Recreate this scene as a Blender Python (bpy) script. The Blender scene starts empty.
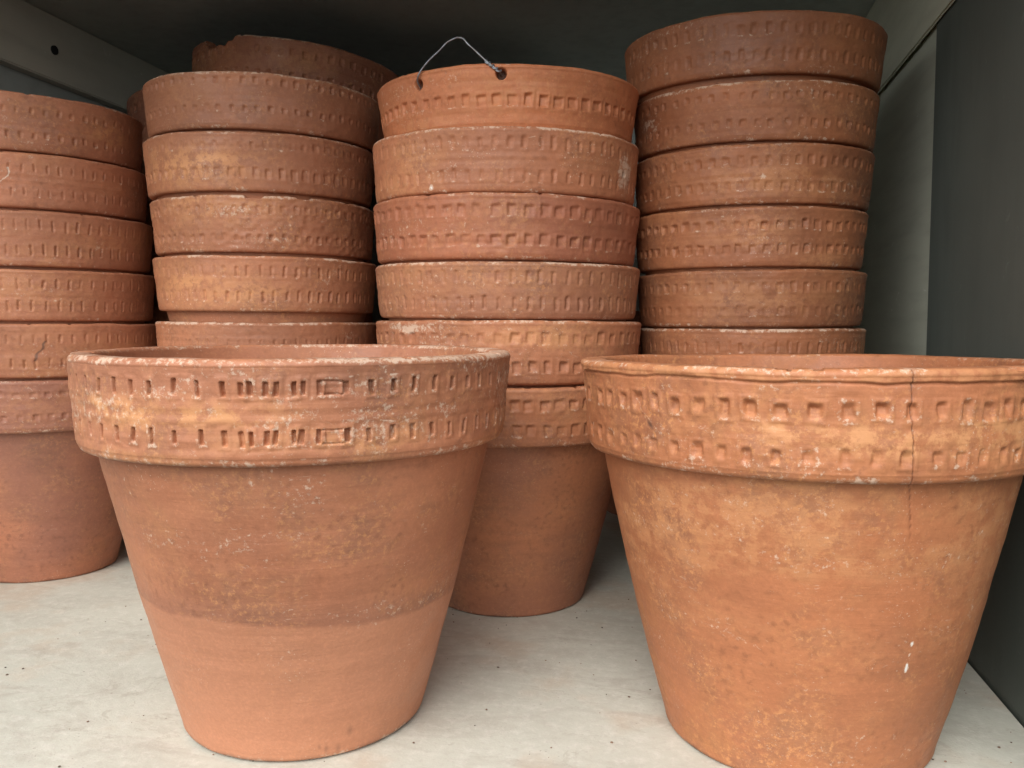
import bpy, math, random
import numpy as np

# ------------------------------------------------------------------ units, camera, light
U = 0.12                       # outer rim radius of an ordinary stacked pot, metres
SC = bpy.context.scene
COL = SC.collection
YAW = 0.2034                   # camera turned left of the cupboard's depth axis
CAM_H = 2.064 * U

cam_d = bpy.data.cameras.new("camera")
cam = bpy.data.objects.new("camera", cam_d); COL.objects.link(cam)
cam_d.sensor_width = 36.0; cam_d.lens = 830.0 / 1024.0 * 36.0
cam_d.clip_start = 0.01; cam_d.clip_end = 200.0
cam.location = (0, 0, CAM_H)
cam.rotation_euler = (math.radians(90) - math.atan(54.0 / 830.0), 0, YAW)
SC.camera = cam

W = bpy.data.worlds.new("World"); SC.world = W; W.use_nodes = True
wn = W.node_tree.nodes; wl = W.node_tree.links; wn.clear()
SUN_EL, SUN_AZ = math.radians(42), math.radians(190)
sky = wn.new("ShaderNodeTexSky"); sky.sky_type = 'NISHITA'; sky.sun_disc = False
sky.sun_elevation = SUN_EL; sky.sun_rotation = SUN_AZ
hsv = wn.new("ShaderNodeHueSaturation"); hsv.inputs['Saturation'].default_value = 0.16   # overcast: grey cloud
bg = wn.new("ShaderNodeBackground"); bg.inputs['Strength'].default_value = 0.15
wo = wn.new("ShaderNodeOutputWorld")
wl.new(sky.outputs[0], hsv.inputs['Color']); wl.new(hsv.outputs[0], bg.inputs[0]); wl.new(bg.outputs[0], wo.inputs[0])

sun_d = bpy.data.lights.new("sun", 'SUN'); sun = bpy.data.objects.new("sun", sun_d); COL.objects.link(sun)
sun_d.energy = 1.5; sun_d.angle = math.radians(50); sun_d.color = (1.0, 0.965, 0.91)
sun.rotation_euler = (math.radians(90) - SUN_EL, 0, math.radians(-10))
SC.view_settings.view_transform = 'Standard'; SC.view_settings.look = 'None'
SC.view_settings.exposure = 0.82; SC.view_settings.gamma = 1.0
SC.cycles.max_bounces = 8; SC.cycles.diffuse_bounces = 5

# ------------------------------------------------------------------ node helpers
class NT:
    def __init__(s, name):
        s.m = bpy.data.materials.new(name); s.m.use_nodes = True
        s.t = s.m.node_tree; s.t.nodes.clear()
    def n(s, typ, **kw):
        o = s.t.nodes.new(typ)
        for k, v in kw.items(): setattr(o, k, v)
        return o
    def l(s, a, b): s.t.links.new(a, b)
    def put(s, sock, v):
        if hasattr(v, 'links') or isinstance(v, bpy.types.NodeSocket): s.l(v, sock)
        else: sock.default_value = v
    def coord(s, scale=(1, 1, 1), loc=(0, 0, 0)):
        if not hasattr(s, 'tc'): s.tc = s.n("ShaderNodeTexCoord")
        m = s.n("ShaderNodeMapping"); m.inputs['Scale'].default_value = scale; m.inputs['Location'].default_value = loc
        s.l(s.tc.outputs['Object'], m.inputs[0]); return m.outputs[0]
    def noise(s, vec, scale, detail=4, rough=.55, dist=0):
        o = s.n("ShaderNodeTexNoise"); s.l(vec, o.inputs['Vector'])
        o.inputs['Scale'].default_value = scale; o.inputs['Detail'].default_value = detail
        o.inputs['Roughness'].default_value = rough; o.inputs['Distortion'].default_value = dist
        return o.outputs['Fac']
    def ramp(s, f, a, b, lo=0., hi=1.):
        o = s.n("ShaderNodeMapRange"); o.interpolation_type = 'SMOOTHSTEP'
        s.put(o.inputs[0], f)
        for i, v in enumerate((a, b, lo, hi)): o.inputs[i + 1].default_value = v
        return o.outputs[0]
    def math(s, op, a, b=0.0):
        o = s.n("ShaderNodeMath", operation=op); s.put(o.inputs[0], a); s.put(o.inputs[1], b); return o.outputs[0]
    def mix(s, f, a, b, mode='MIX'):
        o = s.n("ShaderNodeMix", data_type='RGBA', blend_type=mode)
        s.put(o.inputs[0], f)
        for i, v in ((6, a), (7, b)):
            if isinstance(v, bpy.types.NodeSocket): s.l(v, o.inputs[i])
            else: o.inputs[i].default_value = (*v, 1)
        return o.outputs[2]
    def bump(s, h, strength, dist, prev=None):
        o = s.n("ShaderNodeBump"); o.inputs['Strength'].default_value = strength; o.inputs['Distance'].default_value = dist
        s.l(h, o.inputs['Height'])
        if prev is not None: s.l(prev, o.inputs['Normal'])
        return o.outputs[0]
    def done(s, col, rough, nrm=None, spec=.3):
        b = s.n("ShaderNodeBsdfPrincipled"); o = s.n("ShaderNodeOutputMaterial")
        s.put(b.inputs['Base Color'], col if isinstance(col, bpy.types.NodeSocket) else (*col, 1))
        s.put(b.inputs['Roughness'], rough); b.inputs['Specular IOR Level'].default_value = spec
        if nrm is not None: s.l(nrm, b.inputs['Normal'])
        s.l(b.outputs[0], o.inputs[0]); return s.m

def clay(name, seed, a=(.44, .175, .092), b=(.33, .135, .08), ochre=(.50, .235, .095), oc=.35, dirt=.4, white=.35,
         dark=1.0, line=None, salt=.5):
    """weathered terracotta: two clay tones, ochre bloom, grey-brown dirt, salt specks; 'wear' carries marks and painted contact shade of the mesh"""
    t = NT(name); off = (seed * 1.37 % 7, seed * 2.11 % 9, seed * .73 % 5)
    v = t.coord(loc=off); vz = t.coord(scale=(1, 1, 5), loc=off)
    big = t.noise(v, 9, 3); mid = t.noise(v, 38, 5, .6, .6); fine = t.noise(v, 260, 4, .65); sp = t.noise(v, 850, 2, .5)
    streak = t.noise(vz, 30, 4, .6)
    A = tuple(x * dark * k for x, k in zip(a, (1.12, 1.03, .93))); B = tuple(x * dark * k for x, k in zip(b, (1.04, .97, .88))); O = tuple(x * dark for x in ochre)
    c = t.mix(t.ramp(big, .35, .65), A, B)
    c = t.mix(t.math('MULTIPLY', t.ramp(streak, .4, .75), .35), c, tuple(x * .78 for x in B))
    c = t.mix(t.math('MULTIPLY', t.math('MULTIPLY', t.ramp(mid, .35, .85), t.ramp(t.noise(v, 12, 3), .35, .7)), oc), c, O)
    if line:                                   # cleaner, paler clay below the mark left by long nesting
        sep = t.n("ShaderNodeSeparateXYZ"); t.l(t.tc.outputs['Object'], sep.inputs[0])
        zz = t.math('ADD', sep.outputs[2], t.math('MULTIPLY', t.math('SUBTRACT', t.noise(v, 16, 3), .5), .012))
        zz = t.math('ADD', zz, t.math('MULTIPLY', sep.outputs[0], .065))
        f = t.ramp(zz, line - .0018, line + .0018, 1, 0)
        c = t.mix(t.math('MULTIPLY', f, .75), c, (.49, .222, .125))
        c = t.mix(t.math('MULTIPLY', t.ramp(zz, line + .0, line + .022, 1, 0), t.math('MULTIPLY', t.math('SUBTRACT', 1., f), .38)), c, (.24, .12, .085))
        dk = t.math('SUBTRACT', 1., t.math('MULTIPLY', f, .75))
    else: dk = 1.0
    dm = t.math('MULTIPLY', t.ramp(t.noise(v, 24, 6, .72), .46, .74), dirt * .95)
    c = t.mix(t.math('MULTIPLY', dm, dk), c, (.165 * dark, .095 * dark, .07 * dark))
    c = t.mix(t.math('MULTIPLY', t.math('MULTIPLY', t.ramp(fine, .5, .66), t.ramp(t.noise(v, 19, 5, .7), .40, .66, .12, .65)), dk), c, tuple(x * .55 for x in B))
    c = t.mix(t.math('MULTIPLY', t.math('MULTIPLY', t.ramp(t.noise(v, 300, 5, .75), .48, .66), t.ramp(t.noise(v, 24, 5, .7), .42, .64, 0, .25 + .6 * oc)), dk), c, tuple(min(1, x * 1.3) for x in O))
    g1 = t.noise(v, 520, 3, .7); c = t.mix(t.ramp(g1, .3, .7, .20, 0), c, tuple(x * .6 for x in B)); c = t.mix(t.ramp(g1, .52, .78, 0, .35), c, tuple(min(1, x * 1.25) for x in A))
    at = t.n("ShaderNodeAttribute", attribute_name='wear_shade'); rgb = t.n("ShaderNodeSeparateColor"); t.l(at.outputs['Color'], rgb.inputs[0])
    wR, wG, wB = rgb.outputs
    c = t.mix(t.math('MULTIPLY', wB, t.ramp(t.noise(v, 95, 5, .75), .42, .56, .12, 1)), c, (.60 * dark, .285 * dark, .125 * dark))
    # salt specks and scrapes
    sm = t.math('MULTIPLY', t.ramp(sp, .66, .72), t.ramp(t.noise(v, 20, 4, .6), .52, .64))
    sm = t.math('MULTIPLY', sm, white)
    scr = t.math('MULTIPLY', t.ramp(t.noise(t.coord(scale=(1, 1, 2.2), loc=off), 120, 3, .5, 2.2), .66, .70), t.math('MULTIPLY', t.ramp(t.noise(v, 17, 2), .52, .66), white * .6))
    sm = t.math('MAXIMUM', sm, t.math('MULTIPLY', scr, .7))
    # wear red > .5 is solid, below that broken up by noise
    dep = t.ramp(t.math('ADD', wR, t.math('MULTIPLY', t.math('SUBTRACT', t.noise(v, 330, 5, .75), .5), 1.9)), .42, .72)
    dep = t.math('MULTIPLY', dep, t.ramp(wR, .02, .12))
    c = t.mix(t.math('MAXIMUM', t.math('MULTIPLY', dep, .8 * salt + .15), sm), c, (.74 * (.4 + .6 * dark), .60 * (.4 + .6 * dark), .46 * (.4 + .6 * dark)))
    c = t.mix(t.ramp(wR, .97, .995), c, (.78, .75, .70))
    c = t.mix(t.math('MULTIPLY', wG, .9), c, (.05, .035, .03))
    n = t.bump(mid, .22, .0015); n = t.bump(fine, .32, .0006, n); n = t.bump(sp, .22, .0003, n)
    n = t.bump(t.noise(t.coord(scale=(1, 1, 14), loc=off), 22, 3), .22, .0012, n)
    return t.done(c, t.ramp(mid, .3, .7, .46, .70), n, .40)

def paint_mat(name, c1, c2, rough=.6, grain=(1, 1, 1), amt=.5):
    t = NT(name); v = t.coord(); g = t.coord(scale=grain)
    c = t.mix(t.ramp(t.noise(v, 3.5, 4), .3, .7), c1, c2)
    c = t.mix(t.math('MULTIPLY', t.ramp(t.noise(g, 60, 4, .6), .4, .75), amt), c, tuple(x * .72 for x in c1))
    c = t.mix(t.math('MULTIPLY', t.ramp(t.noise(v, 70, 3, .7, 1.), .66, .74), .35), c, tuple(min(1, x * 1.7) for x in c1))
    n = t.bump(t.noise(g, 90, 3), .25, .001); n = t.bump(t.noise(v, 500, 2), .2, .0004, n)
    return t.done(c, rough, n, .35)

def floor_mat():
    t = NT("pale_board"); v = t.coord(); d = t.coord(scale=(1.0, 2.0, 1))
    d.node.inputs['Rotation'].default_value = (0, 0, math.radians(-24))
    c = t.mix(t.ramp(t.noise(v, 5, 4, .6), .3, .7), (.61, .615, .53), (.52, .525, .45))
    c = t.mix(t.math('MULTIPLY', t.ramp(t.noise(d, 13, 6, .68, 1.0), .44, .74), .6), c, (.42, .39, .33))
    k = t.noise(d, 7, 6, .7, 2.0)
    c = t.mix(t.math('MULTIPLY', t.ramp(k, .575, .60), t.ramp(k, .625, .60, 0, .25)), c, (.30, .26, .20))
    c = t.mix(t.math('MULTIPLY', t.ramp(t.noise(v, 9, 4, .6), .50, .66), .42), c, (.56, .42, .30))      # clay dust
    c = t.mix(t.math('MULTIPLY', t.ramp(t.noise(v, 110, 5, .75), .45, .7), .35), c, (.78, .76, .69))
    c = t.mix(t.math('MULTIPLY', t.ramp(t.noise(v, 230, 4, .7), .50, .72), .45), c, (.48, .45, .40))
    c = t.mix(t.math('MULTIPLY', t.ramp(t.noise(v, 520, 2, .6), .67, .72), t.ramp(t.noise(v, 18, 2), .48, .6, 0, .6)), c, (.24, .19, .15))
    n = t.bump(t.noise(v, 85, 6, .7), .35, .0010); n = t.bump(t.noise(v, 600, 2), .3, .0004, n)
    return t.done(c, .72, n, .3)

# ------------------------------------------------------------------ mesh helpers
def props(o, label=None, cat=None, group=None, kind=None):
    if label: o['label'] = label
    if cat: o['category'] = cat
    if group: o['group'] = group
    if kind: o['kind'] = kind
    return o

def mesh_obj(name, co, quads, mat, parent=None, wear_shade=None):
    me = bpy.data.meshes.new(name)
    nv, nf = len(co), len(quads)
    me.vertices.add(nv); me.vertices.foreach_set('co', np.asarray(co, dtype=np.float32).ravel())
    me.loops.add(nf * 4); me.loops.foreach_set('vertex_index', np.asarray(quads, dtype=np.int32).ravel())
    me.polygons.add(nf)
    me.polygons.foreach_set('loop_start', np.arange(0, nf * 4, 4, dtype=np.int32))
    try: me.polygons.foreach_set('loop_total', np.full(nf, 4, dtype=np.int32))
    except Exception: pass
    me.polygons.foreach_set('use_smooth', np.ones(nf, dtype=bool))
    me.update(calc_edges=True)
    if wear_shade is not None:
        a = me.attributes.new('wear_shade', 'FLOAT_COLOR', 'POINT')
        c = np.ones((nv, 4), dtype=np.float32); c[:, :3] = np.clip(wear_shade, 0, 1); a.data.foreach_set('color', c.ravel())
    me.materials.append(mat)
    o = bpy.data.objects.new(name, me); COL.objects.link(o); o.parent = parent
    return o

def box_obj(name, lo, hi, mat, parent=None, bev=.0015):
    import bmesh
    bm = bmesh.new(); bmesh.ops.create_cube(bm, size=1)
    for v in bm.verts:
        v.co = [(lo[i] + hi[i]) / 2 + v.co[i] * (hi[i] - lo[i]) for i in range(3)]
    bmesh.ops.bevel(bm, geom=bm.edges[:], offset=bev, segments=2, affect='EDGES')
    me = bpy.data.meshes.new(name); bm.to_mesh(me); bm.free(); me.materials.append(mat)
    o = bpy.data.objects.new(name, me); COL.objects.link(o); o.parent = parent
    return o

def vnoise(rng, th, z, nu, sz):
    """smooth value noise, periodic round the pot; nu cells round, sz cells per unit of z"""
    u = (th / (2 * math.pi) % 1) * nu; w = z * sz + 37
    iu = np.floor(u).astype(int); iw = np.floor(w).astype(int); fu = u - iu; fw = w - iw
    fu = fu * fu * (3 - 2 * fu); fw = fw * fw * (3 - 2 * fw)
    T = rng.random((nu, 512))
    g = lambda a, b: T[a % nu, b % 512]
    return (g(iu, iw) * (1 - fu) + g(iu + 1, iw) * fu) * (1 - fw) + (g(iu, iw + 1) * (1 - fu) + g(iu + 1, iw + 1) * fu) * fw - .5

def sstep(x, a, b):
    t = np.clip((x - a) / (b - a), 0, 1); return t * t * (3 - 2 * t)

def wrap(a): return (a + math.pi) % (2 * math.pi) - math.pi

def quads_grid(M, N):
    i = np.arange(M)[:, None]; j = np.arange(N)[None, :]
    a = i * N + j; b = i * N + (j + 1) % N; c = ((i + 1) % M) * N + (j + 1) % N; d = ((i + 1) % M) * N + j
    return np.stack([a, b, c, d], -1).reshape(-1, 4)

def arc(cx, cz, r, a0, a1, n):
    return [(cx + r * math.cos(a0 + (a1 - a0) * k / n), cz + r * math.sin(a0 + (a1 - a0) * k / n)) for k in range(n + 1)]

# stamp = (theta, z centre fraction, width, height, depth, style)  widths in rim radii
def make_rim(root, mat, R, Hc, z0, seed, stamps=(), N=720, nz=46, chips=(), wob=.009, bead=False, marks=None, taper=.035,
             rough=1.0, soft=.010, lipw=1.0, salty=.10, topwhite=.35, holes=(), botwhite=.25):
    rng = np.random.default_rng(seed)
    wall = .105
    rb, rt = .03, .026
    P = []                                       # profile, units of R ; z from collar bottom
    P += [(.80, 0.0), (.90, 0.0)]
    P += arc(1 - taper - rb, rb, rb, -math.pi / 2, 0, 5)
    zs = np.linspace(rb, Hc - rt, nz)[1:-1]
    P += [(1 - taper * (1 - z / Hc), z) for z in zs]
    P += arc(1 - rt, Hc - rt, rt, 0, math.pi / 2, 6)
    P += arc(1 - wall + .02, Hc - .02, .02, math.pi / 2, math.pi, 4)
    for k in range(1, 6):
        P.append((1 - wall - (1 - wall - .80) * k / 6, (Hc - .02) * (1 - k / 6)))
    P = np.array(P); M = len(P)
    th = np.arange(N) * 2 * math.pi / N
    TH, _ = np.meshgrid(th, np.zeros(M)); r = np.repeat(P[:, :1], N, 1); z = np.repeat(P[:, 1:2], N, 1)
    outer = sstep(r, .89, .93) * (z < Hc - 1e-4 + 1)
    outer = np.where(np.arange(M)[:, None] < (2 + 6 + len(zs) + 5), 1.0, 0.0) * np.ones_like(r)
    outer[:2] = 0
    wear_shade = np.zeros((M, N, 3))
    D = np.zeros_like(r)
    D += outer * (vnoise(rng, TH, z, 9, 2) * .012 + vnoise(rng, TH, z, 40, 9) * .005 + vnoise(rng, TH, z, 150, 30) * .0035 * rough
                  + vnoise(rng, TH, z * 0 + 1, 2, 1) * 0 + vnoise(rng, TH, z, 3, 40) * .0035)
    if bead:
        zz = z / Hc + vnoise(rng, TH, z * 0, 14, 1) * .035 + vnoise(rng, TH, z * 0 + 2, 70, 1) * .02
        D += outer * (.008 * sstep(zz, .875, .9) - .007 * np.exp(-((zz - .875) / .011) ** 2) + vnoise(rng, TH, z * 0 + 3, 60, 1) * .012 * sstep(zz, .87, .9) + vnoise(rng, TH, z * 0 + 6, 170, 1) * .005 * sstep(zz, .87, .9))
    for (t0, fz, w, h, dep, st) in stamps:
        zc = fz * Hc
        j = np.where(np.abs(wrap(th - t0)) < (w * 1.6 + .03))[0]
        du = wrap(TH[:, j] - t0); dz = z[:, j] - zc
        du = du + dz * rng.uniform(-.07, .07); dz = dz + du * rng.uniform(-.08, .08)
        du = du + (vnoise(rng, TH[:, j], z[:, j], 200, 30)) * .006; dz = dz + (vnoise(rng, TH[:, j], z[:, j], 120, 40)) * .010
        e = soft
        bx = sstep(w / 2 + e * .3 - np.abs(du), 0, e); bz = sstep(h / 2 + e * .4 - np.abs(dz), 0, e * 1.4)
        if st == 'wedge': prof = np.clip(.25 + .75 * (dz / h + .5), .1, 1)       # pressed deepest at the top
        elif st == 'side': prof = np.clip(.1 + .5 * (.5 - du / w) + .6 * (dz / h + .5), .05, 1.1)     # pressed in corner first
        elif st == 'oval':
            q = (du / (w * .55)) ** 2 + (dz / (h * .6)) ** 2; bx = sstep(1.2 - q, 0, .7); bz = 1; prof = 1
        else: prof = 1
        m = bx * bz * prof * outer[:, j]
        D[:, j] -= dep * m
        ring = sstep(w / 2 + .022 - np.abs(du), 0, .012) * sstep(h / 2 + .024 - np.abs(dz), 0, .014)
        D[:, j] += .12 * dep * (ring - bx * bz * np.ones_like(ring)).clip(0) * outer[:, j]
        lowlip = np.exp(-((dz + h / 2 + .002) / .006) ** 2) * sstep(w / 2 + .008 - np.abs(du), 0, .01)
        amt = rng.uniform(.05, .62) * lipw
        wear_shade[:, j, 0] = np.maximum(wear_shade[:, j, 0], np.clip(lowlip * amt * .8 + .5 * amt * (ring - bx * bz), 0, .48) * outer[:, j])
    # white-worn top edge and lower edge
    fz = z / Hc
    top = sstep(fz, .90, .985) * (outer + .8 * (1 - outer) * (fz > .9))
    wear_shade[:, :, 0] = np.maximum(wear_shade[:, :, 0], top * (topwhite + .07 + vnoise(rng, TH, z * 0, 23, 1) * .4 + vnoise(rng, TH, z * 0 + 7, 140, 1) * .35))
    low = sstep(.11 - fz, 0, .06) * outer
    wear_shade[:, :, 0] = np.maximum(wear_shade[:, :, 0], low * (botwhite + .02 + vnoise(rng, TH, z * 0 + 5, 31, 1) * .35 + vnoise(rng, TH, z * 0 + 8, 150, 1) * .3))
    wear_shade[:, :, 0] = np.maximum(wear_shade[:, :, 0], outer * np.clip(salty + vnoise(rng, TH, z, 12, 5) * .5 + vnoise(rng, TH, z, 50, 22) * .4, 0, .34))
    wear_shade[:, :, 2] = np.maximum(wear_shade[:, :, 2], outer * np.clip(-.02 + vnoise(rng, TH, z, 9, 4) * .9, 0, .35))
    for (t0, fz0, rad, dep) in holes:
        du = wrap(TH - t0); q = np.hypot(du, z - fz0 * Hc)
        D -= dep * (1 - sstep(q, rad * .72, rad * 1.0)) * outer
        wear_shade[:, :, 1] = np.maximum(wear_shade[:, :, 1], .93 * (1 - sstep(q, rad * .7, rad * .95)) * outer)
    if marks: D = marks(rng, TH, z, Hc, D, wear_shade, outer)
    r = r + D
    # uneven top edge, chips
    W = (vnoise(rng, TH, z * 0, 5, 1) * wob * 1.4 + vnoise(rng, TH, z * 0 + 9, 24, 1) * wob * .9 + vnoise(rng, TH, z * 0 + 4, 110, 1) * wob * .35)
    z = z + W * sstep(z / Hc, .3, 1)
    lim = np.full(N, Hc + 1.0)
    nz1 = vnoise(rng, th, th * 0, 90, 1)
    crng = random.Random(seed * 7)
    for (t0, w, dep) in list(chips) + [(crng.uniform(-1.6, 1.6), crng.uniform(.015, .05), crng.uniform(.004, .012)) for _ in range(5)]:
        du = np.abs(wrap(th - t0))
        lim = np.minimum(lim, Hc + .03 - (dep + .03) * (1 - sstep(du, w * .45, w)) + nz1 * dep * .35 + 1.0 * (du > w))
    cut = z > lim[None, :]
    z = np.minimum(z, lim[None, :])
    x = r * np.sin(TH); y = -r * np.cos(TH)
    co = np.stack([x * R, y * R, z * R + z0], -1).reshape(-1, 3)
    return mesh_obj('rim', co, quads_grid(M, N), mat, root, wear_shade.reshape(-1, 3))

def make_body(root, mat, R, Hc, h, seed, b=.585, N=256, nz=40, marks=None, topr=.91):
    rng = np.random.default_rng(seed + 500)
    z1 = h - Hc
    P = [(.09, .0), (b * .6, .0)] + arc(b - .03, .03, .03, -math.pi / 2, 0, 5)
    for k in range(1, nz):
        q = k / (nz - 1); P.append((b + (topr - b) * (q * .97 + .03 * math.sin(q * math.pi)), .03 + (z1 - .03) * q))
    P.append((topr, z1 + .08)); P.append((topr - .07, z1 + .08))
    for k in range(1, 8):
        q = k / 8; P.append((topr - .075 + (b - .09 - topr + .075) * q, z1 - (z1 - .1) * q))
    P += [(b - .11, .09), (.09, .09)]
    P = np.array(P); M = len(P)
    th = np.arange(N) * 2 * math.pi / N
    TH, _ = np.meshgrid(th, np.zeros(M)); r = np.repeat(P[:, :1], N, 1); z = np.repeat(P[:, 1:2], N, 1)
    outer = np.where((np.arange(M)[:, None] > 2) & (np.arange(M)[:, None] < 8 + nz), 1., 0.) * np.ones_like(r)
    wear_shade = np.zeros((M, N, 3))
    D = outer * (vnoise(rng, TH, z, 5, 2) * .010 + vnoise(rng, TH, z, 3, 18) * .003 + vnoise(rng, TH, z, 60, 12) * .0022)
    wear_shade[:, :, 0] = outer * sstep(.05 - z, 0, .04) * (.35 + vnoise(rng, TH, z * 0, 29, 1) * .5)
    wear_shade[:, :, 1] = outer * sstep(.035 - z, 0, .03) * np.clip(.35 + vnoise(rng, TH, z * 0 + 3, 40, 1) * .8, 0, .6)  # contact shade round the foot, painted into the green channel
    wear_shade[:, :, 1] = np.maximum(wear_shade[:, :, 1], outer * np.clip(vnoise(rng, TH, z, 7, 1.6) * .7 + vnoise(rng, TH, z, 26, 7) * .22 - .03, 0, .26))      # old damp stains
    if marks: D = marks(rng, TH, z, z1, D, wear_shade, outer)
    r = r + D
    co = np.stack([r * np.sin(TH) * R, -r * np.cos(TH) * R, z * R], -1).reshape(-1, 3)
    return mesh_obj('body', co, quads_grid(M, N), mat, root, wear_shade.reshape(-1, 3))

def flower_pot(az, d, ztop, R, h, Hc, seed, label, group, mat, tilt=(0, 0), dz=0, rim={}, body={}):
    """az, d: bearing from the viewpoint and distance, units of U; ztop: rim height above the board"""
    a = az - YAW
    root = bpy.data.objects.new('flower_pot', None); COL.objects.link(root)
    root.empty_display_size = .05
    import mathutils
    rot = mathutils.Euler((math.radians(tilt[0]), math.radians(tilt[1]), -a))
    rc = mathutils.Vector((d * math.sin(a) * U, d * math.cos(a) * U, (ztop + R * math.sin(math.radians(tilt[0]))) * U))
    root.location = rc - rot.to_matrix() @ mathutils.Vector((0, 0, h * R * U)) if tilt != (0, 0) else rc - mathutils.Vector((0, 0, h * R * U))
    root.rotation_euler = rot
    props(root, label, 'flower pot', group)
    RR = R * U
    make_rim(root, mat, RR, Hc, (h - Hc) * RR, seed, **rim)
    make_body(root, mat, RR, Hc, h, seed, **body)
    return root

def rowst(seed, rows):
    """rows: (height fraction, count, width, height, depth, style, jitter, phase)"""
    rng = random.Random(seed); out = []
    for (fz, n, w, h, dep, st, jit, ph) in rows:
        cycle = rng.random() * 6
        for k in range(n):
            t = (k + ph + rng.uniform(-jit, jit)) * 2 * math.pi / n
            s = 1 + .25 * math.sin(cycle + t * 2.3)
            out.append((wrap(t), fz + rng.uniform(-.015, .015), w * rng.uniform(.8, 1.15), h * rng.uniform(.88, 1.1), dep * s * rng.uniform(.55, 1.15), st))
    return out

# ------------------------------------------------------------------ the cupboard
PG = paint_mat("grey_green_paint", (.115, .135, .118), (.09, .106, .093), .55, (1, 1, .2))
PL = paint_mat("pale_green_paint", (.64, .68, .56), (.55, .59, .48), .6, (1, .12, 1))
PC = paint_mat("dim_grey_paint", (.45, .50, .48), (.37, .41, .39), .65)
FL = floor_mat()
XR, XL, YF, YB, ZC = 1.78, -6.35, 3.05, 10.75, 2.064 + 3.15
cup = bpy.data.objects.new('cupboard', None); COL.objects.link(cup)
props(cup, 'open grey-green painted wooden cupboard with a pale board shelf that holds all the pots', 'cupboard')
def bx(name, lo, hi, mat, par=cup): return box_obj(name, [v * U for v in lo], [v * U for v in hi], mat, par)
sb = bx('shelf_board', (XL, YF, -.16), (XR - .01, YB, 0), FL); sb['label'] = 'pale scuffed shelf board'
bx('side_panel', (XR, YF, -.16), (XR + .25, 6.72, ZC), PG)
rp = bx('rear_side_panel', (XR + .02, 6.74, -.16), (XR + .24, YB, ZC), PL); rp['label'] = 'paler rear side panel'
bx('side_panel', (XL - .25, YF, -.16), (XL, YB, ZC), PC)
bx('back_panel', (XL - .25, YB + .002, -.16), (XR + .25, YB + .2, ZC), PC)
PT = paint_mat("ceiling_paint", (.66, .74, .70), (.58, .65, .61), .65)
bx('top_panel', (XL - .25, YF, ZC + .002), (XR + .25, YB + .2, ZC + .2), PT)
PBR = paint_mat('pale_batten', (.66, .68, .54), (.56, .58, .46), .6, (1, .15, 1))
bx('batten', (XR - .03, 3.3, 2.064 + 2.22), (XR - .002, YB - .02, ZC - .004), PBR)
PB = paint_mat('batten_paint', (.66, .66, .56), (.56, .56, .48), .6, (1, .15, 1))
lb = bx('batten', (XL + .002, 3.3, 2.064 + 2.50), (XL + .13, YB - .02, ZC - .004), PB)
import bmesh
bm = bmesh.new(); bmesh.ops.create_cone(bm, cap_ends=True, segments=20, radius1=.045 * U, radius2=.045 * U, depth=.02 * U)
me = bpy.data.meshes.new('screw_hole'); bm.to_mesh(me); bm.free()
kt = NT("dark_hole"); me.materials.append(kt.done((.02, .02, .02), .9))
so = bpy.data.objects.new('screw_hole', me); COL.objects.link(so); so.parent = lb
so.rotation_euler = (0, math.pi / 2, 0); so.location = ((XL + .135) * U, 7.42 * U, (2.064 + 2.80) * U)

# ------------------------------------------------------------------ front left pot
GA = 'pots standing alone at the front'
TA = [-1.328, -1.203, -1.09, -0.986, -0.877, -0.771, -0.675, -0.584, -0.482, -0.384, -0.288, -0.225, -0.189, -0.128, -0.095, -0.031, -0.002,
      0.060, 0.162, 0.253, 0.348, 0.442, 0.541, 0.63, 0.732, 0.824, 0.928, 1.028, 1.138, 1.245, 1.34]
stA = []
ra = random.Random(3)
for t in TA:
    for fz in (.735, .28):
        stA.append((t + ra.uniform(-.006, .006), fz + ra.uniform(-.008, .008), ra.uniform(.015, .023), ra.uniform(.050, .060), ra.uniform(.014, .024), 'sq'))
for fz in (.735, .28):
    stA.append((.112, fz, .060, .050, .004, 'sq'))
    for e_ in (-.058, .060): stA.append((.112, fz + e_, .080, .007, .013, 'sq'))
for k in range(44):
    t = 1.44 + k * .0785
    for fz in (.735, .28): stA.append((wrap(t), fz, .026, .07, .014, 'sq'))
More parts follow.
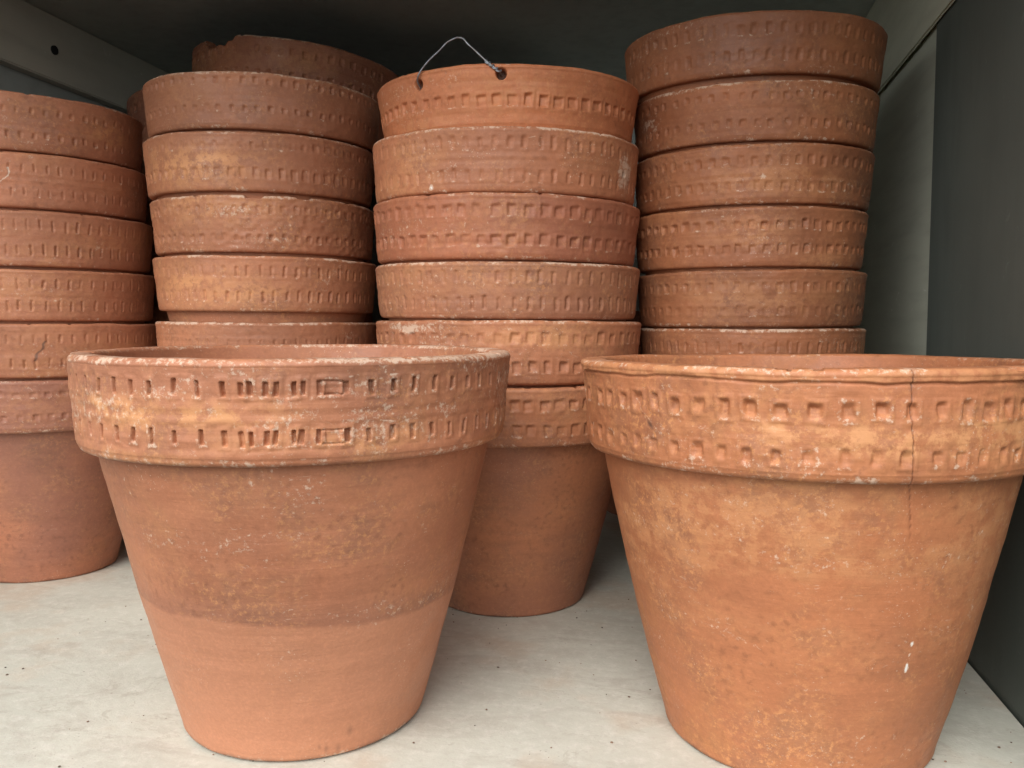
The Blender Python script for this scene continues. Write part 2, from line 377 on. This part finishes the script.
def marksA(rng, TH, z, Hc, D, wear_shade, outer):
    fz = z / Hc; n = vnoise(rng, TH, z, 60, 25); n2 = vnoise(rng, TH, z, 22, 10)
    T = wrap(TH)
    wear_shade[:, :, 2] = outer * np.clip(np.exp(-((fz - .50 - n2 * .1) / .13) ** 2) * sstep(.25 - T, 0, .7) * sstep(T, -1.3, -.8) * (1.0 + n * 1.2), 0, 1) * .95
    wear_shade[:, :, 2] = np.maximum(wear_shade[:, :, 2], outer * np.clip(.35 + n2 * 2, 0, .5) * sstep(.45 - fz, 0, .2))
    w = sstep(fz, .90, .95) * sstep(-.25 - T, 0, .3) * sstep(T, -1.35, -1.2) * (.85 + n)
    wear_shade[:, :, 0] = np.maximum(wear_shade[:, :, 0], np.clip(w * .62, 0, .62))
    w = sstep(fz, .93, .97) * sstep(T, -.3, .1) * (.55 + n * .6); wear_shade[:, :, 0] = np.maximum(wear_shade[:, :, 0], w)
    for (t, f0, lw, a) in ((.22, .86, .06, .25), (.36, .85, .03, .1), (.33, .40, .035, -.1), (-.80, .24, .03, 1.5), (-.60, .86, .02, -2)):
        du = T - t; dz = z - f0 * Hc - du * a
        wear_shade[:, :, 0] = np.maximum(wear_shade[:, :, 0], np.exp(-(dz / .006) ** 2) * (np.abs(du) < lw) * (.55 + n))
    wear_shade[:, :, 1] = np.maximum(wear_shade[:, :, 1], outer * np.clip((.20 + n2 * .5) * np.exp(-((fz - .82) / .12) ** 2) * sstep(T, -.8, 0), 0, .3))
    # broken up salt scatter
    wear_shade[:, :, 0] = np.maximum(wear_shade[:, :, 0], outer * np.clip(.25 + n2 * .5 + n * .35 + .10 * np.exp(-((fz - .6) / .3) ** 2), 0, .43))
    return D
def bodyA(rng, TH, z, z1, D, wear_shade, outer):
    n2 = vnoise(rng, TH, z, 14, 6); n = vnoise(rng, TH, z, 40, 20); T = wrap(TH); q = z / z1
    wear_shade[:, :, 0] = np.maximum(wear_shade[:, :, 0], outer * np.clip(.13 + n2 * .55 + n * .4, 0, .36) * sstep(q, .38, .5))
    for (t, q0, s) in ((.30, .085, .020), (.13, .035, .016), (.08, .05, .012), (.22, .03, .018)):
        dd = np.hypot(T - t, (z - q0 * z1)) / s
        wear_shade[:, :, 1] = np.maximum(wear_shade[:, :, 1], np.exp(-dd ** 2) * .38)
    for (t, q0, s) in ((-.92, .93, .02), (-.22, .95, .02), (.02, .93, .025), (-.9, .89, .012)):
        dd = np.hypot(T - t, (z - q0 * z1)) / s
        wear_shade[:, :, 0] = np.maximum(wear_shade[:, :, 0], np.exp(-dd ** 2) * .62)
    return D
mA = clay("clay_pale_banded", 3, a=(.43, .19, .108), b=(.35, .15, .088), oc=.5, dirt=.5, white=.6, line=.592 * U * 1.116 * 1.10)
flower_pot(-.2482, 4.587, 2.064 - .116, 1.116, 1.745, .405, 11,
           'banded pot at front left with slit-marked rim and paler lower half', GA, mA, tilt=(.5, 0),
           rim=dict(stamps=stA, N=2300, nz=100, soft=.006, lipw=1.5, marks=marksA, wob=.004, taper=.03, topwhite=.4, botwhite=.4),
           body=dict(N=900, nz=150, marks=bodyA, b=.575))

# ------------------------------------------------------------------ front right pot
TBu = [-1.132, -0.967, -0.869, -0.761, -0.669, -0.571, -0.473, -0.368, -0.266, -0.171, -0.065, 0.051, 0.162, 0.272, 0.375, 0.484, 0.582, 0.68, 0.769, 0.868, 0.975, 1.09, 1.2]
TBl = [-1.13, -0.996, -0.886, -0.777, -0.681, -0.588, -0.482, -0.379, -0.281, -0.183, -0.08, 0.034, 0.155, 0.263, 0.369, 0.483, 0.578, 0.672, 0.775, 0.86, 0.965, 1.08, 1.19]
CR = .380                     # bearing of the hairline crack
rb_ = random.Random(8); stB = []
for t in TBu: stB.append((t, .635 + rb_.uniform(-.012, .012), rb_.uniform(.036, .056), rb_.uniform(.048, .070), rb_.uniform(.014, .026), rb_.choice(['wedge', 'side', 'wedge'])))
for t in TBl: stB.append((t, .225 + rb_.uniform(-.012, .012), rb_.uniform(.032, .050), rb_.uniform(.044, .062), rb_.uniform(.009, .019), rb_.choice(['wedge', 'side'])))
for k in range(34):
    t = 1.36 + k * .111
    stB += [(wrap(t), .635, .042, .062, .018, 'wedge'), (wrap(t), .225, .04, .056, .013, 'wedge')]
def crack(T, zabs, t0):
    return np.abs(T - (t0 + .0020 * np.sin(zabs * 23) + .0008 * np.sin(zabs * 90 + 1)))
def marksB(rng, TH, z, Hc, D, wear_shade, outer):
    fz = z / Hc; n = vnoise(rng, TH, z, 70, 30); n2 = vnoise(rng, TH, z, 16, 8); T = wrap(TH)
    q = crack(T, z + 1.31, CR - .017 + .034 * (1 - z / Hc))
    D = D - .010 * (1 - sstep(q, .0008, .0032)) * outer
    wear_shade[:, :, 1] = np.maximum(wear_shade[:, :, 1], .68 * (1 - sstep(q, .0006, .0027)) * outer)
    wear_shade[:, :, 2] = outer * np.clip(np.exp(-((fz - .42 - n2 * .15) / .14) ** 2) * sstep(T, -.35, .05) * (1. + n * 1.6), 0, .85)
    wear_shade[:, :, 2] = np.maximum(wear_shade[:, :, 2], outer * .45 * sstep(fz, .87, .9))
    wear_shade[:, :, 0] = np.maximum(wear_shade[:, :, 0], outer * np.clip(n2 * .5 + n * .4 + .14, 0, .36))
    # fine scratch with a chip at its end, left part of the collar
    du = T + .62; dz = z - .50 * Hc + du * .9
    wear_shade[:, :, 0] = np.maximum(wear_shade[:, :, 0], np.exp(-(dz / .005) ** 2) * (np.abs(du) < .07) * .6)
    dd = np.hypot((T + .60) * .7 + (z - .42 * Hc) * .7, ((T + .60) * -.7 + (z - .42 * Hc) * .7) * .35) / .008
    wear_shade[:, :, 1] = np.maximum(wear_shade[:, :, 1], np.exp(-dd ** 2) * .85)
    wear_shade[:, :, 1] = np.maximum(wear_shade[:, :, 1], outer * .22 * np.exp(-(q / .012) ** 2) * np.clip(.5 + 2 * n2, 0, 1))
    dd = np.hypot(T - CR - .02, (z - .04 * Hc)) / .06
    wear_shade[:, :, 1] = np.maximum(wear_shade[:, :, 1], np.exp(-dd ** 2) * .35 * (.6 + n))
    return D
def bodyB(rng, TH, z, z1, D, wear_shade, outer):
    T = wrap(TH); n2 = vnoise(rng, TH, z, 13, 6); n = vnoise(rng, TH, z, 50, 24); q = z / z1
    c = crack(T, z, CR + .05 + (z1 - z) * .18); k = sstep(z, 1.05, 1.16)
    D = D - .006 * (1 - sstep(c, .001, .004)) * outer * k
    wear_shade[:, :, 1] = np.maximum(wear_shade[:, :, 1], .62 * (1 - sstep(c, .0006, .0024)) * outer * k * (.8 + n))
    wear_shade[:, :, 2] = outer * np.clip(.18 + n2 * 1.1 + n * .7, 0, .5) * sstep(q, .3, .9)
    for (t, q0, a, b_, v) in ((.585, .505, .011, .013, 1.), (.583, .425, .013, .027, 1.), (.584, .468, .006, .006, 1.),
                              (.42, .80, .02, .03, .42), (.46, .745, .012, .025, .40), (.9, .5, .03, .02, .3)):
        dd = np.hypot((T - t) / a, (z - q0 * z1) / b_)
        wear_shade[:, :, 0] = np.maximum(wear_shade[:, :, 0], (1 - sstep(dd, .75, 1.1)) * v if v == 1. else np.exp(-dd ** 2) * v)
    wear_shade[:, :, 0] = np.maximum(wear_shade[:, :, 0], outer * np.clip(n2 * .5 + .08 + n * .4, 0, .34))
    return D
mB = clay("clay_orange_cracked", 7, a=(.43, .175, .085), b=(.37, .15, .075), ochre=(.50, .225, .088), oc=.8, dirt=.45, white=.45)
flower_pot(.3354, 4.51, 2.064 - .150, 1.116, 1.715, .405, 23,
           'orange pot at front right with a hairline crack down its rim', GA, mB, tilt=(0, 0),
           rim=dict(stamps=stB, N=2300, nz=100, soft=.018, lipw=1.5, marks=marksB, wob=.006, taper=.03, bead=True, topwhite=.32, botwhite=.42),
           body=dict(N=1100, nz=180, marks=bodyB, b=.60))

# ------------------------------------------------------------------ stacks
S = 'sq'; WD = 'wedge'; SD = 'side'; OV = 'oval'
def two(n, w, h, dep, st, f1=.72, f2=.28, jit=.10):
    return [(f1, n, w, h, dep, st, jit, .3), (f2, n, w, h, dep, st, jit, .45)]

def spot(t0, f0, a, b, v, ch=0):
    def m(rng, TH, z, Hc, D, wear_shade, outer):
        n = vnoise(rng, TH, z, 80, 40); dd = np.hypot((wrap(TH) - t0) / a, (z - f0 * Hc) / b)
        wear_shade[:, :, ch] = np.maximum(wear_shade[:, :, ch], outer * np.exp(-dd ** 2) * v * (1 + n * .6)); return D
    return m
def crust(rng, TH, z, Hc, D, wear_shade, outer):          # pale crust with a dark hollow near the right edge
    T = wrap(TH); n = vnoise(rng, TH, z, 90, 45)
    dd = np.hypot((T - 1.02) / .13, (z - .45 * Hc) / .16); wear_shade[:, :, 0] = np.maximum(wear_shade[:, :, 0], outer * np.exp(-dd ** 4) * (.72 + n * .5))
    d2 = np.hypot((T - 1.0) / .035, (z - .45 * Hc) / .03) + n * .6
    D = D - outer * .03 * (1 - sstep(d2, .5, 1)); wear_shade[:, :, 1] = np.maximum(wear_shade[:, :, 1], .8 * outer * (1 - sstep(d2, .5, 1)))
    return D
def squiggle(rng, TH, z, Hc, D, wear_shade, outer):
    T = wrap(TH) + .03; zz = z - .5 * Hc
    c = T - (.055 * zz / .09 + .010 * np.sin(zz * 70))
    wear_shade[:, :, 1] = np.maximum(wear_shade[:, :, 1], outer * .7 * (1 - sstep(np.abs(c), .006, .014)) * (np.abs(zz) < .085)); return D
def hair(rng, TH, z, Hc, D, wear_shade, outer):
    T = wrap(TH) + .21; zz = z - .5 * Hc
    c = T - (.05 * zz / .09 + .02 * np.sin(zz * 40))
    wear_shade[:, :, 0] = np.maximum(wear_shade[:, :, 0], outer * (1 - sstep(np.abs(c), .004, .010)) * (np.abs(zz) < .1)); return D
def marks_many(*f):
    def m(rng, TH, z, Hc, D, wear_shade, outer):
        for g in f: D = g(rng, TH, z, Hc, D, wear_shade, outer)
        return D
    return m
def orange(v=.8, f=.5, s=.25, t0=-.5, tw=.9):
    def m(rng, TH, z, Hc, D, wear_shade, outer):
        n = vnoise(rng, TH, z, 18, 12)
        wear_shade[:, :, 2] = outer * np.clip(np.exp(-((z / Hc - f) / s) ** 2) * np.exp(-((wrap(TH) - t0) / tw) ** 2) * v * (1 + n), 0, 1); return D
    return m

G_C, G_R, G_L, G_F = ('pots of the middle stack', 'pots of the tall right stack', 'pots of the stack behind the front left pot', 'pots of the far left stack')
K = .0
# each: az, d, R, ztop(rel. camera), step below, label, stamps, rim extras, clay, tilt
def stack(group, d, rows, base_h):
    for i, q in enumerate(rows):
        az, R, zt, hc, seed, label, stm, extra, cl, tilt = q
        mat = clay('clay_' + group.split()[-2] + '_%d' % i, seed, dark=(1.06, .96, 1.0, .92, 1.04, .98)[seed * 5 % 6], **cl)
        ztop = 2.064 + zt
        last = (i == len(rows) - 1)
        h = ztop / R if last else min(base_h, (ztop - .02) / R)
        ex = dict(N=760, nz=44); ex.update(extra)
        tx = 0 if last else (len(rows) - 1 - i) * .55
        flower_pot(az, d, ztop, R, h, hc / R, seed, label, group, mat, tilt=(tx, tilt[1]), rim=dict(stamps=rowst(seed, stm), **ex),
                   body=dict(N=420 if last else 200, nz=60 if last else 16))

Cm = dict(a=(.43, .182, .10), b=(.35, .148, .083), white=.5)
stack(G_C, 6.42, [
  (-.0045, .985, 1.712, .405, 31, 'bright orange pot with a wire loop through two holes, top of the middle stack',
     [(.44, 58, .062, .075, .020, SD, .05, .3)], dict(wob=.008, taper=.06, holes=((-.665, .79, .040, .07), (-.045, .84, .040, .07)), N=1100, nz=60, topwhite=.1,
      marks=spot(-.40, .80, .10, .05, .45), botwhite=.1), dict(a=(.50, .19, .09), b=(.45, .17, .085), oc=.3, dirt=.12, white=.35), (0, 0)),
  (-.0070, 1.005, 1.311, .418, 32, 'pinkish speckled pot with crusty white patch, second from top of middle stack',
     two(64, .03, .075, .007, S, .76, .26), dict(marks=marks_many(crust, spot(-.53, .10, .02, .02, 1.2)), topwhite=.5, chips=((.7, .03, .012),)), dict(white=1., **{k: Cm[k] for k in 'ab'}), (0, .5)),
  (-.0065, 1.008, .882, .425, 33, 'reddish pot with bold square stamps, third from top of the middle stack',
     two(58, .064, .072, .018, SD, .74, .30), dict(topwhite=.3), dict(a=(.42, .165, .09), b=(.34, .13, .078), oc=.3, dirt=.3, white=.3), (0, .8)),
  (-.0050, 1.004, .447, .378, 34, 'brownish pot with thin slit marks, fourth from top of the middle stack',
     two(66, .026, .085, .010, S, .74, .28), dict(topwhite=.45, marks=orange(.35, .7, .3, -.3, .8)), dict(a=(.37, .165, .095), b=(.29, .13, .08), oc=.5, dirt=.6, white=.6), (0, .4)),
  (-.0035, 1.01, .058, .425, 35, 'pot with chalky white patch on its rim, fifth from top of middle stack',
     two(58, .056, .072, .017, SD, .72, .28), dict(marks=marks_many(spot(-.75, .88, .35, .055, .72), spot(-.55, .74, .2, .04, .5), orange(.5, .75, .2, .2, .5)), topwhite=.35), dict(white=.7, oc=.4, dirt=.4, a=Cm['a'], b=Cm['b']), (0, .2)),
  (-.0035, 1.0, -.381, .402, 36, 'bottom pot of the middle stack, standing on the board between the two front pots',
     two(60, .062, .072, .016, SD, .70, .28), dict(topwhite=.25), dict(a=(.40, .17, .09), b=(.31, .135, .085), oc=.3, dirt=.55, white=.25), (0, 0)),
], 1.62)

Rm = dict(a=(.34, .138, .068), b=(.255, .104, .055))
stack(G_R, 6.80, [
  (.2735, .962, 2.108, .40, 41, 'dark brown pot with faint slits, top of the tall right stack',
     two(64, .04, .075, .008, S, .72, .30), dict(topwhite=.2, marks=spot(-.35, .90, .04, .03, .5)), dict(oc=.2, dirt=.6, white=.3, **Rm), (0, 1.0)),
  (.2765, .908, 1.671, .392, 42, 'brown pot with pale crust at its left, second from top of right stack',
     two(58, .044, .052, .017, SD, .76, .30), dict(topwhite=.45, marks=marks_many(spot(-.95, .5, .25, .12, .50), spot(-.7, .97, .5, .03, .6))), dict(oc=.35, dirt=.5, white=.6, **Rm), (0, .8)),
  (.2755, .894, 1.259, .402, 43, 'rust brown pot with a pale nick, third from top of right stack',
     two(58, .05, .07, .009, S, .72, .30), dict(topwhite=.2, marks=marks_many(spot(.1, .45, .03, .05, .5), orange(.5, .4, .25, .2, .6))), dict(oc=.3, dirt=.5, white=.35, **Rm), (0, .5)),
  (.2735, .872, .836, .405, 44, 'brown pot with deep square stamps, fourth from top of the right stack',
     two(58, .058, .066, .024, SD, .70, .30), dict(topwhite=.2), dict(oc=.2, dirt=.35, white=.3, **Rm), (0, .3)),
  (.2750, .862, .410, .392, 45, 'brown pot with paler orange middle, fifth from top of the right stack',
     two(58, .05, .075, .010, WD, .70, .28), dict(topwhite=.2, marks=orange(.4, .5, .3, .1, .7)), dict(oc=.3, dirt=.45, white=.3, **Rm), (0, 0)),
  (.2775, .850, .007, .40, 46, 'brown pot with chalky top edge, sixth from top of the right stack',
     two(66, .028, .09, .008, S, .68, .28), dict(topwhite=.6), dict(oc=.3, dirt=.5, white=.5, **Rm), (0, 0)),
  (.2782, .84, -.41, .40, 47, 'bottom pot of the right stack standing on the board behind the front right pot',
     two(58, .05, .07, .012, S), {}, dict(dirt=.6, **Rm), (0, 0)),
], 1.62)

Lm = dict(a=(.42, .182, .103), b=(.34, .148, .086))
stack(G_L, 7.40, [
  (-.2831, .949, 1.879, .405, 51, 'pinkish pot with small square marks, top of stack behind front left pot',
     two(62, .036, .047, .014, SD, .84, .36), dict(topwhite=.45), dict(oc=.15, dirt=.35, white=.6, **Lm), (0, .3)),
  (-.2876, .927, 1.459, .435, 52, 'orange-flushed pot, second from top of stack behind front left pot',
     [(.78, 62, .04, .055, .009, WD, .08, .3), (.30, 62, .05, .085, .013, SD, .06, .45)], dict(topwhite=.35, marks=orange(.9, .45, .32, -.6, .55)), dict(oc=.3, dirt=.4, white=.3, **Lm), (0, 0)),
  (-.2843, .905, .992, .415, 53, 'rough scabbed pot with chipped edge, third from top behind front left pot',
     two(62, .042, .062, .016, WD, .76, .26), dict(topwhite=.5, chips=((-.1, .12, .022), (.3, .09, .014), (.75, .05, .012)), rough=2.4,
      marks=marks_many(orange(.8, .8, .25, -.4, .5), spot(-.3, .72, .35, .10, .45), spot(.1, .22, .2, .06, .45))), dict(oc=.6, dirt=.4, white=1., **Lm), (0, 0)),
  (-.2828, .906, .558, .425, 54, 'ochre brown pot with slit marks, fourth from top behind front left pot',
     two(64, .026, .085, .011, S, .72, .28), dict(topwhite=.4, marks=orange(.7, .4, .35, -.5, .6)), dict(oc=.6, dirt=.5, white=.5, **Lm), (0, .4)),
  (-.2831, .902, .060, .42, 55, 'plain pot with faint slits just above the rim of the front left pot',
     two(66, .024, .09, .006, S, .60, .25), dict(topwhite=.5, marks=spot(.75, .75, .15, .06, .5)), dict(oc=.1, dirt=.3, white=.5, **Lm), (0, 0)),
  (-.2831, .91, -.37, .42, 56, 'bottom pot of its stack hidden behind the front left pot',
     two(66, .03, .08, .010, S), {}, dict(**Lm), (0, 0)),
], 1.62)

Fm = dict(a=(.46, .20, .118), b=(.39, .168, .10))
stack(G_F, 8.25, [
  (-.5207, .901, 1.780, .425, 61, 'mottled pot with two rows of rough marks, top of the far left stack',
     two(60, .03, .05, .011, S, .70, .28), dict(topwhite=.3, marks=orange(.6, .5, .2, .7, .25)), dict(oc=.3, dirt=.5, white=.6, **Fm), (0, 0)),
  (-.5188, .914, 1.334, .41, 62, 'pot with a curled pale hair on it, second from top of far left stack',
     two(66, .017, .065, .011, S, .72, .30), dict(topwhite=.2, marks=hair), dict(oc=.15, dirt=.4, white=.25, **Fm), (0, 0)),
  (-.5154, .914, .903, .42, 63, 'tan pot with thin slits, third from top of the far left stack',
     two(66, .018, .085, .011, S, .74, .30), dict(topwhite=.15), dict(oc=.3, dirt=.3, white=.2, **Fm), (0, 0)),
  (-.5153, .918, .465, .40, 64, 'reddish tan pot with thin slits, fourth from top of the far left stack',
     two(64, .020, .085, .010, S, .72, .30), dict(topwhite=.12), dict(oc=.15, dirt=.25, white=.35, **Fm), (0, 0)),
  (-.5133, .931, .046, .42, 65, 'pot with a dark squiggle on its rim, fifth from top of the far left stack',
     two(64, .020, .075, .010, S, .72, .28), dict(topwhite=.12, marks=squiggle), dict(oc=.1, dirt=.2, white=.2, **Fm), (0, 0)),
  (-.5152, .933, -.391, .405, 66, 'bottom pot of the far left stack, standing on the board',
     two(56, .045, .045, .010, WD, .74, .30), dict(topwhite=.25), dict(oc=.25, dirt=.5, white=.3, a=(.40, .17, .10), b=(.30, .135, .095)), (0, 0)),
], 1.62)

# ------------------------------------------------------------------ back row, in the gloom
def plain_stack(group, az, d, R, zt, n, seed, labels, cl, step=.43, top=None):
    z = zt; sd = seed
    for i in range(n):
        last = i == n - 1
        r = R if not (top and i == 0) else top['R']
        a = az if not (top and i == 0) else top['az']
        dd = d if not (top and i == 0) else top['d']
        zz = z if not (top and i == 0) else top['z']
        ztop = 2.064 + zz
        h = ztop / r if last else min(1.62, (ztop - .02) / r)
        ex = dict(N=480, nz=34)
        if top and i == 0: ex.update(top['ex'])
        flower_pot(a, dd, ztop, r, h, .42, sd + i, labels[i], group, clay('clay_gloom_%d' % (sd + i), sd + i, **cl), tilt=(0, 0) if not (top and i == 0) else top['tilt'],
                   rim=dict(stamps=rowst(sd + i, two(60, .045, .06, .014, WD)), **ex), body=dict(N=160, nz=12))
        z -= step * R
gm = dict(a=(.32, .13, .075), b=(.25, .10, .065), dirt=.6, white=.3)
g = 'pots of the back stack under the broken pot'
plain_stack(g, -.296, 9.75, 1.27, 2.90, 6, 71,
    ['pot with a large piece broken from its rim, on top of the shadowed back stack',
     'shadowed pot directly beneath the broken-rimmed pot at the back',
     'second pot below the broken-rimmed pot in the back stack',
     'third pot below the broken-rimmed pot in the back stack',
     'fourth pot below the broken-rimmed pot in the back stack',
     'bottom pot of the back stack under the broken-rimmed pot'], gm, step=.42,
    top=dict(R=1.14, az=-.2408, d=9.55, z=2.78, tilt=(0, 5.5), ex=dict(N=900, nz=50, wob=.012, topwhite=.4, chips=((-.80, .20, .085), (-.68, .12, .05), (-.95, .05, .045)))))
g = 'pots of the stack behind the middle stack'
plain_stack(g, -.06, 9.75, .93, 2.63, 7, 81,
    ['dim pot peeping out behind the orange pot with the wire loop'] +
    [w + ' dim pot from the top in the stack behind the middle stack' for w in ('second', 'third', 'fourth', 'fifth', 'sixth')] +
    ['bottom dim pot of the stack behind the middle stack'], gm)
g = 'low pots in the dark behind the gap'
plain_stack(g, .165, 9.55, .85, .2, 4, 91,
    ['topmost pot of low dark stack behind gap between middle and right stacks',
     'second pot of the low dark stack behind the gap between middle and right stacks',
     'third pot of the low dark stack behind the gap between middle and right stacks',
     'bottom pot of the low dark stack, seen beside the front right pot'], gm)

# ------------------------------------------------------------------ wire loop on the orange pot
def wire():
    root = [o for o in COL.objects if o.name.startswith('flower_pot') and 'wire loop through' in o.get('label', '')][0]
    R = .985 * U; hh = 1.62 * R; hc = .405 * U
    zb = hh - hc
    def P(t, f, r): return (r * R * math.sin(t), -r * R * math.cos(t), zb + f * hc)
    pts = [P(-.675, .70, .93), P(-.667, .78, .985), P(-.655, .85, 1.015), P(-.62, .97, 1.015), P(-.55, 1.14, 1.0), P(-.475, 1.24, .995), P(-.42, 1.37, .992), P(-.385, 1.40, .98), P(-.35, 1.43, .985), P(-.305, 1.405, .985), P(-.29, 1.36, .99),
           P(-.27, 1.30, .985), P(-.22, 1.20, .99), P(-.15, 1.03, 1.005), P(-.09, .91, 1.012), P(-.055, .86, 1.0), P(-.045, .83, .94)]
    cu = bpy.data.curves.new('wire_loop', 'CURVE'); cu.dimensions = '3D'; cu.bevel_depth = .00072; cu.bevel_resolution = 3
    def spl(pp, off=0, ph=0):
        s = cu.splines.new('NURBS'); s.points.add(len(pp) - 1); s.use_endpoint_u = True; s.order_u = 4
        for k, p in enumerate(pp):
            s.points[k].co = (*p, 1)
    spl(pts)
    import mathutils
    A, B = mathutils.Vector(pts[-4]), mathutils.Vector(pts[-2])          # the twisted end beside the right hole
    hel = []
    for k in range(26):
        q = k / 25; c = A.lerp(B, q); hel.append((c.x + .0014 * math.cos(q * 26), c.y + .0012 * math.sin(q * 26), c.z + .0014 * math.sin(q * 26)))
    spl(hel)
    ob = bpy.data.objects.new('wire_loop', cu); COL.objects.link(ob)
    dg = bpy.context.evaluated_depsgraph_get(); me = bpy.data.meshes.new_from_object(ob.evaluated_get(dg))
    bpy.data.objects.remove(ob)
    t = NT('dull_wire'); v = t.coord()
    c = t.mix(t.ramp(t.noise(v, 300, 3), .4, .6), (.30, .33, .37), (.20, .19, .19)); m = t.done(c, .42, None, .5)
    m.node_tree.nodes['Principled BSDF'].inputs['Metallic'].default_value = .7
    me.materials.clear(); me.materials.append(m)
    for p in me.polygons: p.use_smooth = True
    w = bpy.data.objects.new('wire_loop', me); COL.objects.link(w); w.parent = root
wire()

# ------------------------------------------------------------------ crumbs of soil and clay on the board
def crumbs():
    rng = random.Random(5); bm = bmesh.new()
    import mathutils
    for k in range(260):
        x = rng.uniform(-4.2, 1.7) * U; y = rng.uniform(3.2, 6.5) * U
        s = rng.choice([.0003, .0004, .0005, .0006, .0008]) 
        r = bmesh.ops.create_icosphere(bm, subdivisions=1, radius=s)
        for v in r['verts']:
            v.co = mathutils.Vector((v.co.x * rng.uniform(.7, 1.6), v.co.y * rng.uniform(.7, 1.4), v.co.z * .7)) + mathutils.Vector((x, y, s * .5))
    me = bpy.data.meshes.new('soil_crumbs'); bm.to_mesh(me); bm.free()
    t = NT('crumb_soil'); v = t.coord(); me.materials.append(t.done(t.mix(t.ramp(t.noise(v, 60, 2), .4, .6), (.09, .07, .055), (.25, .16, .11)), .9))
    o = bpy.data.objects.new('soil_crumbs', me); COL.objects.link(o)
    props(o, 'scattered dark crumbs of soil and clay on the pale board', 'crumbs', kind='stuff')
crumbs()
